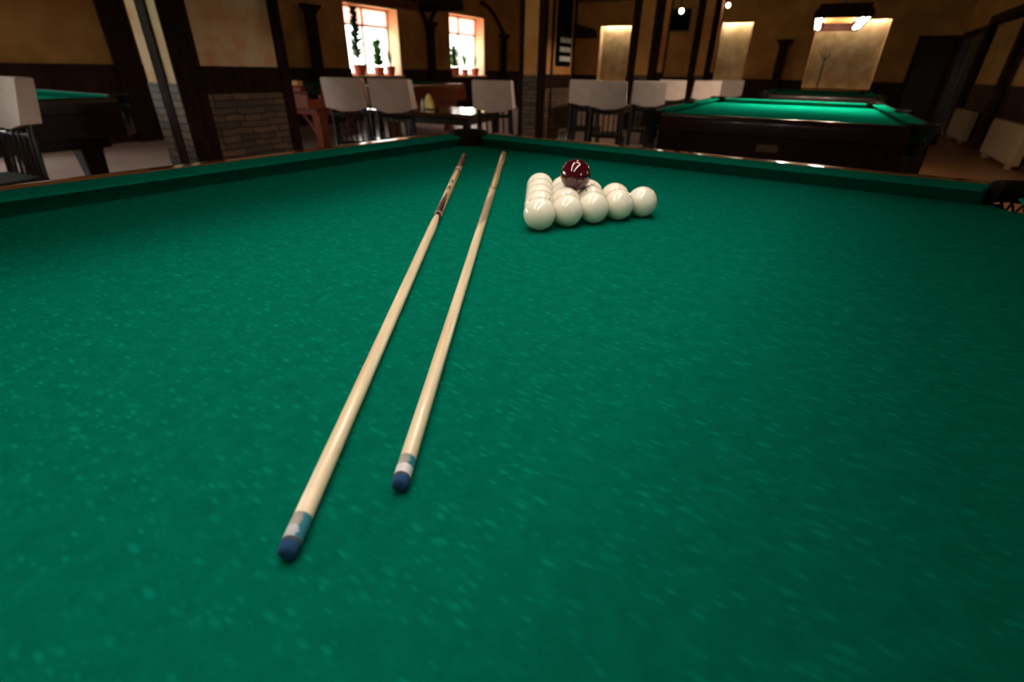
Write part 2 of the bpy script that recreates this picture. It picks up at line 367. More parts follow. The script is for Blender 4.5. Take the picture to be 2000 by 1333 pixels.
# rz: local +y points into the room
pilaster((X0+.055, 6.10, 0), -PI/2, .22, 2.14, 'dark column with flared capital on the window wall, left of both windows')
pilaster((X0+.055, 9.85, 0), -PI/2, .22, 2.12, 'dark column with flared capital standing between the two windows')
pilaster((X0+.055, 13.5, 0), -PI/2, .22, 2.05, 'dark column with flared capital to the right of both windows')
pilaster((X0+.055, 2.55, 0), -PI/2, .34, 3.1, 'broad plain dark timber column at the far left behind the left table', False)
pilaster((-.20, Y1-.055, 0), PI, .24, 2.0, 'dark column with flared capital between the two glowing niches on the right')
pilaster((X1-.055, 13.0, 0), PI/2, .26, 2.05, 'dark timber column on the right wall beside the dark door', False)
pilaster((X1-.055, 10.25, 0), PI/2, .26, 2.05, 'dark timber column on the right wall between the two cream radiators', False)
struct('trim_5', MB().bb(X1-.16, X1, 5.9, 13.0, 2.05, 2.2), M['darkwood'])
# curved timber arch braces on the window wall
def arch(name, y0, z0, y1, z1):
    pts = [(X0+.05, y0+(y1-y0)*t, z0+(z1-z0)*math.sin(t*PI/2)) for t in [i/10 for i in range(11)]]
    struct(name, MB().tube(pts, .05, 6), M['darkwood'])
arch('trim_6', 13.6, 2.05, 12.3, 2.75)
arch('trim_7', 9.9, 2.1, 10.8, 2.75); arch('trim_8', 9.8, 2.1, 8.8, 2.75)

# pillars -------------------------------------------------------------------
def pillar(loc, sx, sy, label, posts_x, posts_y, zsplit, upper, zb=(.88, 1.06), beam_y=True):
    """corner of the pillar nearest the camera at loc; runs to -x and +y"""
    o = thing('pillar', label, 'pillar', loc, 0, 'timber framed pillars', 'structure')
    e = .010
    MB().bb(-sx+e, -e, e, sy-e, zsplit, H).build('plaster_panel', upper, o)
    MB().bb(-sx+e-.005, -e+.005, e-.005, sy-e+.005, 0, zsplit).build('stone_base', M['stone'], o)
    for x0, x1 in posts_x: MB().bb(x0, x1, 0, .06, 0, H-.002).build('timber_post', M['darkwood'], o, bevel=.006)
    for y0, y1 in posts_y: MB().bb(-.022, 0.004, y0, y1, 0, H-.002).build('timber_post', M['darkwood'], o, bevel=.006)
    b = MB().bb(-.055, 0., posts_y[0][1], posts_y[-1][0], *zb); b.build('timber_beam', M['darkwood'], o, bevel=.006)
    return o
pillar((-2.6, .27, 0), .40, .93, 'broad stone based pillar with mottled peach plaster, close behind the left cushion', [(-.26, -.14)], [(.0, .19), (.83, .93)], .97, M['plaster_warm'], (.90, 1.08))
pillar((-2.03, 4.72, 0), .39, .95, 'orange plastered stone based pillar behind the far corner pocket', [(-.39, -.32), (-.11, 0.)], [(.0, .03), (.19, .25), (.87, .95)], 1.04, M['plaster_orange'], (.88, 1.05))
pillar((-1.84, 9.3, 0), .62, .62, 'slim orange plastered pillar left of the hanging television', [(-.60, -.44), (-.17, 0.)], [(.0, .08), (.5, .62)], 1.05, M['plaster_orange'], (.95, 1.1))
pillar((-1.50, 13.0, 0), .54, .6, 'farthest orange plastered pillar, right of the hanging television', [(-.54, -.36), (-.14, 0.)], [(.0, .08), (.5, .6)], 1.05, M['plaster_orange'], (.95, 1.12))

# ------------------------------------------------------------------ billiard tables
def arc(cx, cy, r, a0, a1, n): return [(cx+r*math.cos(a0+(a1-a0)*i/n), cy+r*math.sin(a0+(a1-a0)*i/n)) for i in range(n+1)]
def billiard_table(label, loc, rz, W, L, mats, leg='turned', plate=False, mids=True, ornate=False, netted=True, ws=1.):
    ZC = .80
    o = thing('billiard_table', label, 'billiard table', loc, rz, 'russian billiard tables')
    hw, hl = W/2, L/2; PC, PR = .036, .058
    # cloth bed with pocket mouths cut out
    ex = .09; poly = []
    for sx, sy in ((1,1),(-1,1),(-1,-1),(1,-1)):
        cx, cy = sx*(hw+PC), sy*(hl+PC); a = math.atan2(-sy, -sx)
        # arc bulging towards the table, from one edge to the other
        d0 = .052
        pts = arc(cx, cy, d0+.0, a+R(100), a-R(100), 14) if True else []
        q = [(sx*(hw+ex), sy*(hl-.05)), *(pts), (sx*(hw-.05), sy*(hl+ex))]
        if sx*sy < 0: q = [(sx*(hw-.05), sy*(hl+ex)), *arc(cx, cy, d0, a+R(100), a-R(100), 14), (sx*(hw+ex), sy*(hl-.05))]
        poly += q
        if sy == 1 and sx == -1 and mids: poly += [(-hw-ex, .10), *arc(-hw-.065, 0, .06, R(100), R(-100), 12), (-hw-ex, -.10)]
        if sy == -1 and sx == 1 and mids: poly += [(hw+ex, -.10), *arc(hw+.065, 0, .06, R(280), R(80), 12), (hw+ex, .10)]
    # order fix: go round by angle is not needed, the list is already a loop
    MB().prism(poly, ZC-.045, ZC).build('playing_cloth', mats['cloth'], o)
    # cushions
    prof = [(.0, .0385), (.0, .0408), (.004, .0428), (.03, .0440), (.096, .0455), (.096, .001), (.044, .001), (.004, .0365)]
    wood = [(.0965, -.06), (.0965, .0475), (.125, .0475), (.150, .0465), (.172, .043), (.190, .034), (.201, .020), (.205, .004), (.205, -.06)]
    wood = [(.0965+(d_-.0965)*ws, z_) for d_, z_ in wood]
    def run(pro, a0, b0, k0, k1, dmax, org, along, out, mat, name):
        # section swept along the rail; ends follow the pocket jaws
        rings = []
        for t, e, k, sg in ((0, a0, k0, -1), (1, b0, k1, 1)):
            ring = []
            for dd, z in pro:
                s_ = e+sg*k*min(dd, dmax)
                ring.append((org[0]+along[0]*s_+out[0]*dd, org[1]+along[1]*s_+out[1]*dd, ZC+z))
            rings.append(ring)
        return MB().loft(rings).build(name, mat, o, smooth=35)
    A = .064; K = .40; MJ = .055; MK = .25
    for sy in (1, -1):
        run(prof, -hw+A, hw-A, K, K, .1, (0, sy*hl), (1, 0), (0, sy), mats['cushion'], 'cushion')
        run(wood, -hw+.03, hw-.03, 0, 0, 0, (0, sy*hl), (1, 0), (0, sy), mats['rail'], 'wooden_rail')
    for sx in (1, -1):
        if mids:
            for y0, y1, k0, k1, w0, w1 in ((-hl+A, -MJ, K, -MK, -hl+.03, -.085), (MJ, hl-A, -MK, K, .085, hl-.03)):
                run(prof, y0, y1, k0, k1, .1, (sx*hw, 0), (0, 1), (sx, 0), mats['cushion'], 'cushion')
                run(wood, w0, w1, 0, 0, 0, (sx*hw, 0), (0, 1), (sx, 0), mats['rail'], 'wooden_rail')
        else:
            run(prof, -hl+A, hl-A, K, K, .1, (sx*hw, 0), (0, 1), (sx, 0), mats['cushion'], 'cushion')
            run(wood, -hl+.03, hl-.03, 0, 0, 0, (sx*hw, 0), (0, 1), (sx, 0), mats['rail'], 'wooden_rail')
    # pockets: leather collar and net
    def pocket(cx, cy, a, rin, rout, half, zb=-.03):
        n = 20; rings = []
        for i in range(n+1):
            t = a-half+2*half*i/n; c, s_ = math.cos(t), math.sin(t)
            rings.append([(cx+r*c, cy+r*s_, ZC+z) for r, z in ((rin, zb+.006), (rin-.003, .035), (rin, .055), (rin+.010, .062), (rout-.004, .060), (rout, .052), (rout, zb+.001), (rout-.006, zb), (rin+.006, zb+.001))])
        co = MB().loft(rings).build('pocket_collar', M['leather'], o, smooth=40)
        if netted:
            nt = MB(); nn = 9
            for i in range(nn):
                for dr in (1, -1):
                    pts = []
                    for k in range(9):
                        t = a-half*.8+2*half*.8*(i+dr*k*.42)/nn; rr = rin+.006-.006*k if k < 7 else rin*.45-.012*(k-7)
                        pts.append((cx+rr*math.cos(t), cy+rr*math.sin(t), ZC+.004-.022*k))
                    nt.tube(pts, .0032, 5)
            nt.build('pocket_net', M['net'], co, smooth=60)
    for sx, sy in ((1,1),(-1,1),(-1,-1),(1,-1)):
        pocket(sx*(hw+PC), sy*(hl+PC), math.atan2(sy, sx), PR, PR+.026, R(126), .003 if sx > 0 else -.03)
    if mids:
        for sx in (1, -1): pocket(sx*(hw+.075), 0, 0 if sx > 0 else PI, .062, .09, R(105))
    # body
    ow, ol = hw+.0965+.1085*ws, hl+.0965+.1085*ws
    ap = MB()
    for sx in (1, -1): ap.bb(sx*(ow-.075), sx*(ow-.03), -ol+.16, ol-.16, ZC-.24, ZC-.06)
    for sy in (1, -1): ap.bb(-ow+.16, ow-.16, sy*(ol-.075), sy*(ol-.03), ZC-.24, ZC-.06)
    for sx in (1,-1):
        for sy in (1,-1):
            ap.prism([(sx*(ow-.03), sy*(ol-.16)), (sx*(ow-.16), sy*(ol-.03)), (sx*(ow-.19), sy*(ol-.06)), (sx*(ow-.06), sy*(ol-.19))], ZC-.24, ZC-.12)
    ap.build('apron', mats['body'], o, bevel=.006)
    if mids or True:
        lo = MB().bb(-ow+.22, ow-.22, -ol+.22, ol-.22, ZC-.34, ZC-.245); lo.build('frame', mats['body'], o, bevel=.01)
    ly = [-ol+.36, ol-.36] if L < 3 else [-ol+.36, 0, ol-.36]
    for sx in (1, -1):
        for y in ly:
            x = sx*(ow-.34)
            if leg == 'square':
                lg = MB().loft([[(x-q, y-q, z), (x+q, y-q, z), (x+q, y+q, z), (x-q, y+q, z)] for q, z in ((.075, 0), (.075, .06), (.06, .08), (.08, .44), (.09, ZC-.34))])
                lg.build('leg', mats['leg'], o, bevel=.006)
            else:
                MB().lathe([(.09,0),(.095,.04),(.06,.08),(.075,.2),(.11,.36),(.07,.42),(.11,ZC-.34)], 20, (x, y, 0)).build('leg', mats['leg'], o, smooth=40)
    if ornate:
        # slanted openwork braces between legs and frame, and turned beads along the end rail
        for sx in (1, -1):
            x = sx*(ow-.34)
            for dx in (-sx,):
                pts = [(x+dx*.07, -ol+.36, .10), (x+dx*.16, -ol+.36, .28), (x+dx*.36, -ol+.36, ZC-.345)]
                MB().tube(pts, .028, 6).build('leg_brace', mats['leg'], o, smooth=40)
        bd = MB(); nb = 22
        for i in range(nb):
            x = -ow+.12+(2*ow-.24)*i/(nb-1); bd.lathe([(.002,0),(.022,.008),(.026,.022),(.022,.036),(.002,.044)], 10, (x, -ol-.006, ZC-.055))
        bd.build('bead_moulding', mats['leg'], o, smooth=60)
    if plate: tag(MB().bb(-.07, .06, -ol+.022, -ol+.031, ZC-.155, ZC-.11).build('name_plate', M['plate'], o), 'small tan plate')
    return o
C45, S45 = math.cos(R(4.5)), math.sin(R(4.5))
def t2r(x, y): return (C45*x+S45*y, -S45*x+C45*y)      # along the near table's own rails -> room
mm = dict(cloth=M['cloth'], cushion=M['cloth'], rail=M['rail'], body=M['mahog'], leg=M['mahog'])
W0, L0 = 1.77, 3.54
cx, cy = t2r(W0/2, -L0/2)
billiard_table('large green billiard table in the foreground carrying the cues and racked balls', (cx, cy, 0), -R(4.5), W0, L0, mm)
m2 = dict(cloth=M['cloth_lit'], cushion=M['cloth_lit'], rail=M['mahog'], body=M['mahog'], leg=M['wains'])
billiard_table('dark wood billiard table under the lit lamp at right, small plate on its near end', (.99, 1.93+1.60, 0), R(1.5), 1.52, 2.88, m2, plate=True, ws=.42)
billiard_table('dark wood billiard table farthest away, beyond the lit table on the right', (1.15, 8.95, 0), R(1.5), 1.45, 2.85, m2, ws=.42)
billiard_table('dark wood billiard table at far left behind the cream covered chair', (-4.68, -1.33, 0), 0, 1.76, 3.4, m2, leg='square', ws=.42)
m3 = dict(cloth=M['cloth'], cushion=M['cloth'], rail=M['cherry'], body=M['cherry'], leg=M['cherry'])
billiard_table('red cherry wood billiard table with slanted leg braces below the windows', (-5.72, 5.25, 0), 0, 1.30, 3.5, m3, leg='square', ornate=True)

# ------------------------------------------------------------------ balls
def sphere_mb(r, nu=48, nv=28):
    mb = MB(); mb.lathe([(max(r*math.sin(PI*i/nv), r*.002), -r*math.cos(PI*i/nv)) for i in range(nv+1)], nu); return mb
BR = .034
ball_me = sphere_mb(BR)
A0 = Vector((.83369, -.96618, .8+BR)); E1 = Vector((.0371, .05699, 0)); E2 = Vector((-.0308, .06062, 0))
rows_ord = ['first', 'second', 'third', 'fourth', 'fifth']
proto = None; gl = 'ivory balls racked in a triangle'
def ball_label(i, j):
    n = i+j
    if (i, j) == (0, 0): return 'ivory ball at the near left tip of the racked triangle'
    if (i, j) == (4, 0): return 'ivory ball at the right hand tip of the racked triangle'
    if (i, j) == (0, 4): return 'ivory ball at the far left tip of the racked triangle'
    if j == 0: return '%s ivory ball from the near tip along the front edge of the rack' % rows_ord[i]
    if i == 0: return '%s ivory ball from the near tip along the left edge of the rack' % rows_ord[j]
    if n == 4: return '%s ivory ball from the right tip along the back edge of the rack' % rows_ord[j]
    return {(1,1): 'ivory ball inside the rack nearest the near tip, under the red ball',
            (2,1): 'ivory ball inside the rack toward the right tip, under the red ball',
            (1,2): 'ivory ball inside the rack toward the far left tip, under the red ball'}[(i, j)]
def stroke_on_ball(o, az, el, roll, pts, w=.0022):
    """an engraved figure: a stroke lying on the ball's skin round direction (az, el)"""
    d = Vector((math.cos(el)*math.cos(az), math.cos(el)*math.sin(az), math.sin(el)))
    a = d.cross(Vector((0,0,1))).normalized(); b = d.cross(a).normalized()
    c, s_ = math.cos(roll), math.sin(roll); a, b = a*c+b*s_, b*c-a*s_
    P = [((d*BR)+a*x+b*y).normalized()*(BR+.00012) for x, y in pts]
    mb = MB(); rings = []
    for i, p in enumerate(P):
        t = (P[min(i+1, len(P)-1)]-P[max(i-1, 0)]).normalized(); n = p.normalized(); s2 = t.cross(n)
        rings.append([p-s2*w/2-n*.0004, p-s2*w/2+n*.00012, p+s2*w/2+n*.00012, p+s2*w/2-n*.0004])
    mb.loft(rings).build('engraved_figure', M['mark'], o)
one = [(-.004, .002), (0, .0055), (0, 0), (0, -.006)]
two = [(-.004, .003), (-.002, .0055), (.002, .0055), (.004, .003), (.003, 0), (-.004, -.006), (.0045, -.006)]
seven = [(-.004, .0055), (.004, .0055), (.0, -.006)]
for i in range(5):
    for j in range(5-i):
        p = A0+E1*i+E2*j
        if proto is None:
            proto = ball_me.build('ivory_ball', M['ivory'], None, smooth=180); b = proto
        else:
            b = proto.copy(); COL.objects.link(b)
        b.location = p; b.rotation_euler = (0, 0, 0)
        tag(b, ball_label(i, j), 'ball', gl)
        az = {(0,1): (-.35, .75, seven), (1,1): (-.6, .72, two), (2,1): (-1.9, .9, one), (3,1): (-1.15, .25, two), (3,0): (-2.75, .55, one), (4,0): (-2.75, .55, seven), (1,2): (-1.2, .8, seven), (2,2): (-.9, 1.0, two)}.get((i, j))
        if az: stroke_on_ball(b, az[0], az[1], .7, az[2])
c3 = A0+E1+E2+(E1+E2)/3
rb = sphere_mb(BR).build('red_ball', M['burgundy'], None, smooth=180); rb.location = (c3.x, c3.y, .8+BR+2*BR*math.sqrt(2/3))
tag(rb, 'glossy dark burgundy ball resting on top of the ivory rack', 'ball')

# ------------------------------------------------------------------ cues
def cue(tip, butt, label, kind):
    tip, butt = Vector(tip), Vector(butt); d = butt-tip; Lc = d.length
    o = thing('billiard_cue', label, 'cue', (tip.x, tip.y, tip.z), math.atan2(d.y, d.x), 'cues lying on the near table')
    o.rotation_euler = (0, -math.asin(d.z/Lc), math.atan2(d.y, d.x))
    r_t, r_b = .0069, .0105
    def rad(s): return r_t+(r_b-r_t)*s/Lc
    NS = 40
    def seg(s0, s1, name, mat, off=0., extra=None, step=.02, label=None):
        ss = [s0+(s1-s0)*i/max(1, int((s1-s0)/step)) for i in range(max(1, int((s1-s0)/step))+1)]
        pr = [(s, rad(s)+off) for s in ss]
        if extra: pr = extra
        rings = [[(s, r*math.sin(2*PI*k/NS), r*math.cos(2*PI*k/NS)) for k in range(NS)] for s, r in pr]
        ob = MB().loft(rings).build(name, mat, o, smooth=50)
        if label: ob['label'] = label
        return ob
    def patch(s0, s1, name, mat, fn, ds=.003, nphi=72, off=.00015, label=None):
        """inlay let into the shaft: cells of the skin where fn(s, phi) holds; phi = 0 on top"""
        mb = MB(); ns = int((s1-s0)/ds)
        for a in range(ns):
            sa, sb = s0+a*ds, s0+(a+1)*ds
            for k in range(nphi):
                f0, f1 = -PI+2*PI*k/nphi, -PI+2*PI*(k+1)/nphi
                if fn((sa+sb)/2, (f0+f1)/2):
                    q = []
                    for s_, f_ in ((sa, f0), (sb, f0), (sb, f1), (sa, f1)):
                        r = rad(s_)+off; q.append((s_, r*math.sin(f_), r*math.cos(f_)))
                    mb.add(q, [(0,1,2,3)])
        bm = bmesh.new()
        ob = mb.build(name, mat, o, smooth=60); bm.from_mesh(ob.data); bmesh.ops.remove_doubles(bm, verts=bm.verts, dist=1e-5); bm.to_mesh(ob.data); bm.free()
        if label: ob['label'] = label
        return ob
    seg(0, 0, 'leather_tip', [M['blue_chalk']], extra=[(-.0008, .001), (-.0002, .0042), (.0012, .0059), (.003, .0066), (.0085, .0069)], label='blue chalked tip')
    seg(.0085, .011, 'tip_pad', M['leather_tip'], label='dark tip pad')
    seg(.011, .0205, 'ferrule', M['ferrule_blue'] if kind == 1 else M['ferrule'], label='ferrule smeared with chalk' if kind == 1 else 'clean white ferrule')
    seg(.0205, .032, 'chalk_smudge', M['chalk_stain'])
    patch(.0110 if kind == 1 else .0205, .031, 'chalk_smear', M['chalk_teal'], lambda s, f: -2.6 < f < -.5+.10*math.sin(s*700)+.09*math.sin(s*1900+1), ds=.001, label='teal chalk smear')
    if kind == 1:
        seg(.032, .862, 'shaft', M['ash'])
        seg(.862, Lc-.012, 'butt', M['maple'])
        seg(Lc-.012, Lc, 'butt_cap', M['redwood_inlay'], extra=[(Lc-.012, r_b), (Lc-.004, r_b-.0003), (Lc, r_b-.003), (Lc+.0005, .001)])
        patch(.78, .862, 'splice', M['redwood_inlay'], lambda s, f: s > .862-.082*min(1, (abs(f+.3)/1.2)**1.6) and s > .79 or False, label='dark splice round the rounded shaft end')
        seg(.850, .872, 'collar', M['redwood_inlay'], off=.0002)
        seg(.872, .884, 'ring', M['silver_ring'], off=.0003)
        patch(.884, 1.07, 'spear_inlay', M['redwood_inlay'], lambda s, f: abs(f+.22) < 1.05*(1-((s-.884)/.18))**.75 if s < 1.064 else False)
        for s0 in (1.095, 1.18):
            patch(s0, s0+.06, 'arrow_inlay', M['redwood_inlay'], lambda s, f, s0=s0: abs(f+.2) < .60*max(0, 1-(s-s0)/.058)**.6 and (s-s0) > .012*(1-abs(f+.2)))
        seg(1.385, 1.412, 'ring', M['redwood_inlay'], off=.0002)
        seg(1.412, 1.44, 'ring', M['ash'], off=.0002)
        patch(1.43, Lc-.012, 'butt_sleeve', M['redwood_inlay'], lambda s, f: s > 1.44+.035*min(1, abs(f)/1.2), off=.0003)
    else:
        seg(.032, 1.062, 'shaft', M['ash'])
        seg(1.062, 1.082, 'ring', M['brown_inlay'], off=.0002)
        seg(1.082, Lc-.01, 'butt', M['maple'])
        seg(Lc-.01, Lc, 'butt_cap', M['ash'], extra=[(Lc-.01, r_b), (Lc-.003, r_b-.0002), (Lc, r_b-.002), (Lc+.0005, .001)])
        def slant(s, f):
            q = -f                                          # to the right of the cue
            fr = ((s-.14*q)/.060) % 1.0
            if not -1.0 < q < 1.45-.35*fr: return False
            if s < .684+.041*(q+.9) or s > .93+.045*(q+.6): return False
            return fr < .52
        patch(.64, 1.02, 'slanted_inlay', M['brown_inlay'], slant, ds=.004)
        patch(1.2, Lc-.012, 'butt_stripe', M['brown_inlay'], lambda s, f: abs(f-.12) < .13)
    return o
cue((1.05599, -1.76881, .8072), (.17, -.287, .8108), 'pale cue nearer the left cushion with dark burgundy butt and blue smeared ferrule', 1)
cue((1.07951, -1.68296, .8072), (.262, -.154, .8108), 'pale cue nearer the rack with slanted brown inlay and clean white ferrule', 2)

# ------------------------------------------------------------------ chairs
def make_chair():
    o = thing('dining_chair', 'x', 'chair')
    # faces +y; origin on the floor under the back
    ST = MB(); ST.loft([[(-w, .02, z), (w, .02, z), (w+.015, .43, z), (-w-.015, .43, z)] for w, z in ((.19, .43), (.205, .437), (.205, .455), (.195, .465))]); ST.build('seat', M['chairwood'], o, bevel=.005)
    for sx in (1, -1):
        MB().tube([(sx*.19, .40, .0), (sx*.195, .395, .2), (sx*.195, .39, .435)], [.014, .017, .019]).build('leg', M['chairwood'], o, smooth=50)
        MB().tube([(sx*.185, -.03, 0), (sx*.183, .02, .22), (sx*.178, .035, .44), (sx*.168, .005, .70), (sx*.160, -.055, .985)], [.015, .018, .02, .019, .016]).build('leg', M['chairwood'], o, smooth=50)
    MB().tube([(-.19, .39, .16), (.19, .39, .16)], .009).build('stretcher', M['chairwood'], o, smooth=50)
    for sx in (1, -1): MB().tube([(sx*.185, .01, .2), (sx*.194, .395, .2)], .009).build('stretcher', M['chairwood'], o, smooth=50)
    for k in range(6):
        x = -.145+.058*k
        MB().tube([(x, .045, .455), (x, .022, .6), (x, -.012, .78)], .009, 6).build('spindle', M['chairwood'], o, smooth=60)
    MB().tube([(-.165, .0, .70), (0, -.012, .69), (.165, .0, .70)], .016).build('cross_rail', M['chairwood'], o, smooth=50)
    # cream sleeve pulled over the top of the back
    nx, nz = 10, 7; rings = []
    def outline(z, t):
        # rectangle with softened corners, following the back's rake; t = 0 bottom .. 1 top
        yc = -.002-.058*t; w = .200-.008*t; th = .055-.008*t
        q = []
        n = 8
        for i in range(n+1): x = -w+2*w*i/n; q.append((x, yc-th-.006*math.sin(PI*i/n)))
        for i in range(n+1): x = w-2*w*i/n; q.append((x, yc+th-.012*math.sin(PI*i/n)))
        return q
    for k in range(nz+1):
        t = k/nz; ring = []
        z0 = .765+.235*t
        for x, y in outline(z0, t):
            dz = -.035*(1-(x/.200)**2)*(1-t)
            ring.append((x, y, z0+dz+(.004*math.sin(x*40)*(1-t))))
        rings.append(ring)
    top = [(x*.96, (y-rings[-1][4][1])*.5+rings[-1][4][1]+.02, 1.008) for x, y, z in rings[-1]]
    rings.append(top)
    cv = MB().loft(rings).build('back_cover', M['cover'], o, smooth=50); cv['label'] = 'cream cloth back cover'
    return o
ch = make_chair()
chairs = [((-2.97, -.58), R(187), 'nearest cream covered dark chair, at the left edge before the left table'),
 ((-2.57, 1.76), R(18), 'cream covered dark spindle chair, left one of the pair below the windows'),
 ((-2.13, 1.90), R(16), 'cream covered dark spindle chair, right one of the pair, beside the yellow napkins'),
 ((-1.50, 2.62), R(13), 'cream covered dark chair alone left of the orange plastered pillar'),
 ((-.80, 3.86), R(16), 'cream covered chair with its back nearest us right of the orange pillar'),
 ((-1.27, 4.35), R(20), 'cream covered chair half hidden by the right edge of the orange pillar'),
 ((-.60, 4.72), R(14), 'cream covered chair just left of the lit table near corner'),
 ((-.78, 6.55), R(10), 'cream covered chair behind the white vase, left of the lit table'),
 ((-.36, 6.95), R(18), 'cream covered chair right beside the white vase, beyond the lit table corner'),
 ((-.28, 8.75), R(18), 'farthest cream covered chair, left of the farthest billiard table')]
for k, ((x, y), rz, lab) in enumerate(chairs):
    o = ch if k == 0 else copy_tree(ch)
    o.location = (x, y, 0); o.rotation_euler = (0, 0, rz); tag(o, lab, 'chair', 'cream covered dining chairs')

# dining tables and what stands on them
def dining(loc, rz, w, l, h, label):
    o = thing('dining_table', label, 'table', (*loc, 0), rz, 'dark dining tables')
    MB().bb(-w/2, w/2, -l/2, l/2, h-.035, h).build('tabletop', M['tablewood'], o, bevel=.008)
    a = MB(); a.bb(-w/2+.08, w/2-.08, -l/2+.07, -l/2+.09, h-.11, h-.036); a.bb(-w/2+.08, w/2-.08, l/2-.09, l/2-.07, h-.11, h-.036)
    a.bb(-w/2+.07, -w/2+.09, -l/2+.09, l/2-.09, h-.11, h-.036); a.bb(w/2-.09, w/2-.07, -l/2+.09, l/2-.09, h-.11, h-.036); a.build('apron', M['chairwood'], o)
    for sx in (1, -1):
        for sy in (1, -1):
            x, y = sx*(w/2-.08), sy*(l/2-.08)
            MB().loft([[(x-q, y-q, z), (x+q, y-q, z), (x+q, y+q, z), (x-q, y+q, z)] for q, z in ((.025, 0), (.032, h-.12), (.035, h-.036))]).build('leg', M['chairwood'], o)
    return o
dining((-2.44, 2.88), R(10), 1.30, .95, .70, 'dark dining table under the unlit lamp, carrying yellow napkins')
dining((-1.40, 5.38), R(6), .80, .85, .72, 'dark dining table right of the orange pillar, among cream chairs')
dining((-1.07, 7.62), R(6), .75, 1.1, .72, 'dark dining table farthest back, carrying the small white vase')
def napkins(loc, rz, s, label):
    o = thing('napkin_holder', label, 'napkins', loc, rz, 'yellow napkin holders')
    MB().lathe([(.045*s, 0), (.05*s, .004), (.05*s, .010), (.02*s, .014)], 20).build('base', M['chairwood'], o, smooth=40)
    for k in range(5):
        a = -.5+.25*k; m_ = MB(); n = 10
        f = [(-.07+.14*i/n, .15*math.sin(PI*(i/n))**.7) for i in range(n+1)]
        rings = []
        for th in (-.004, .004):
            rings.append([((x*math.cos(a)-th*math.sin(a))*s*.9, (x*math.sin(a)+th*math.cos(a))*s*.9+.012*(k-2)*s, .012*s+z*s*.95*(1-.06*abs(k-2))) for x, z in f])
        m_.loft(rings).build('napkin', M['yellow'], o, smooth=60)
    return o
napkins((-2.45, 2.80, .70), R(25), 1.0, 'yellow napkins fanned in a holder on the table behind the paired chairs')
napkins((-1.36, 5.10, .72), R(60), .8, 'yellow napkins on the table right of the orange pillar')
o = thing('salt_shaker', 'small pink white shaker left of the fanned yellow napkins', 'shaker', (-2.60, 2.88, .70))
MB().lathe([(.018,0),(.022,.01),(.020,.06),(.014,.08)], 16).build('body', M['white'], o, smooth=40)
MB().lathe([(.015,.08),(.015,.095),(.008,.105)], 16).build('cap', M['grey'], o, smooth=40)
o = MB().lathe([(.03,0),(.045,.02),(.05,.06),(.035,.11),(.022,.15),(.028,.18),(.022,.178),(.016,.15),(.02,.12)], 20).build('vase', M['white'], None, smooth=50, loc=(-.84, 7.30, .72))
tag(o, 'small white vase on the farthest dining table', 'vase')
o = thing('chalk_box', 'small tan wooden box on the end rail of the cherry table', 'box', (-5.28, 3.39, .8475), 0)
MB().bb(-.09, .09, -.045, .045, 0, .05).build('body', M['tan'], o, bevel=.004); MB().bb(-.093, .093, -.048, .048, .05, .06).build('lid', M['tan'], o, bevel=.003)

# ------------------------------------------------------------------ lamps
def lamp(label, x, y, rz, zb, w, l, tubes, lit, tube='tube', h=.145):
    o = thing('billiard_lamp', label, 'lamp', (x, y, zb), rz, 'boxed lamps hanging over tables')
    t = .018
    def ring(w_, l_, z): return [(-w_/2,-l_/2,z),(w_/2,-l_/2,z),(w_/2,l_/2,z),(-w_/2,l_/2,z)]
    MB().loft([ring(w, l, 0), ring(w, l, .05), ring(w-.06, l-.06, h), ring(w-.06-2*t, l-.06-2*t, h), ring(w-2*t, l-2*t, .05), ring(w-2*t, l-2*t, 0), ring(w, l, 0)], cap=False).build('shade', M['darkwood'], o)
    MB().bb(-(w-.06)/2, (w-.06)/2, -(l-.06)/2, (l-.06)/2, h, h+.03).build('top_board', M['darkwood'], o, bevel=.005)
    li = MB()
    for sx in (1, -1):
        li.loft([[(sx*(w/2-t-.001-q), y, .006), (sx*(w/2-t-.001-q), y, .05), (sx*(w/2-t-.031-q), y, h-.002), (sx*(w/2-t-.036-q), y, h-.002), (sx*(w/2-t-.006-q), y, .05), (sx*(w/2-t-.006-q), y, .006)] for y, q in ((-l/2+.10, 0), (l/2-.10, 0))])
    li.bb(-(w/2-.10), w/2-.10, -(l/2-.10), l/2-.10, h-.008, h-.001)
    li.build('shade_lining', M['shade_in'], o)
    for a, b in tubes:
        tb = MB().tube([a, b], .016, 12).build('tube', M[tube] if lit else M['tube_off'], o, smooth=50)
        for p, q in ((a, b), (b, a)):
            d_ = (Vector(q)-Vector(p)).normalized(); MB().tube([Vector(p)-d_*.02, Vector(p)+d_*.005], .019, 12).build('tube_socket', M['black'], o, smooth=50)
    for sy in (1, -1): MB().tube([(0, sy*(l/2-.3), h+.03), (0, sy*(l/2-.3), H-zb-.002)], .006, 6).build('hanging_rod', M['steel'], o, smooth=50)
    return o
def sides(w, l, z=.075): return [((-(w/2-.055), -(l/2-.16), z), (-(w/2-.055), l/2-.16, z)), ((w/2-.055, -(l/2-.16), z), (w/2-.055, l/2-.16, z))]
def ends(w, l, z=.075): return [((-(w/2-.12), l/2-.06, z), (w/2-.12, l/2-.06, z))]
lx, ly = t2r(.90, -1.28)
lamp('long boxed lamp hanging above the near table', lx, ly, -R(4.5), 1.58, .58, 1.80, sides(.58, 1.80, .10)+ends(.58, 1.80, .10), True, 'tube')
lamp('lit boxed lamp hanging above the right hand billiard table', 1.19, 5.15, R(2), 1.565, .48, 1.8, sides(.48, 1.8, .025), True, 'tube_warm', .085)
lamp('unlit boxed lamp hanging in front of the two windows', -2.30, 1.98, 0, 1.60, .5, 1.9, sides(.5, 1.9), False)
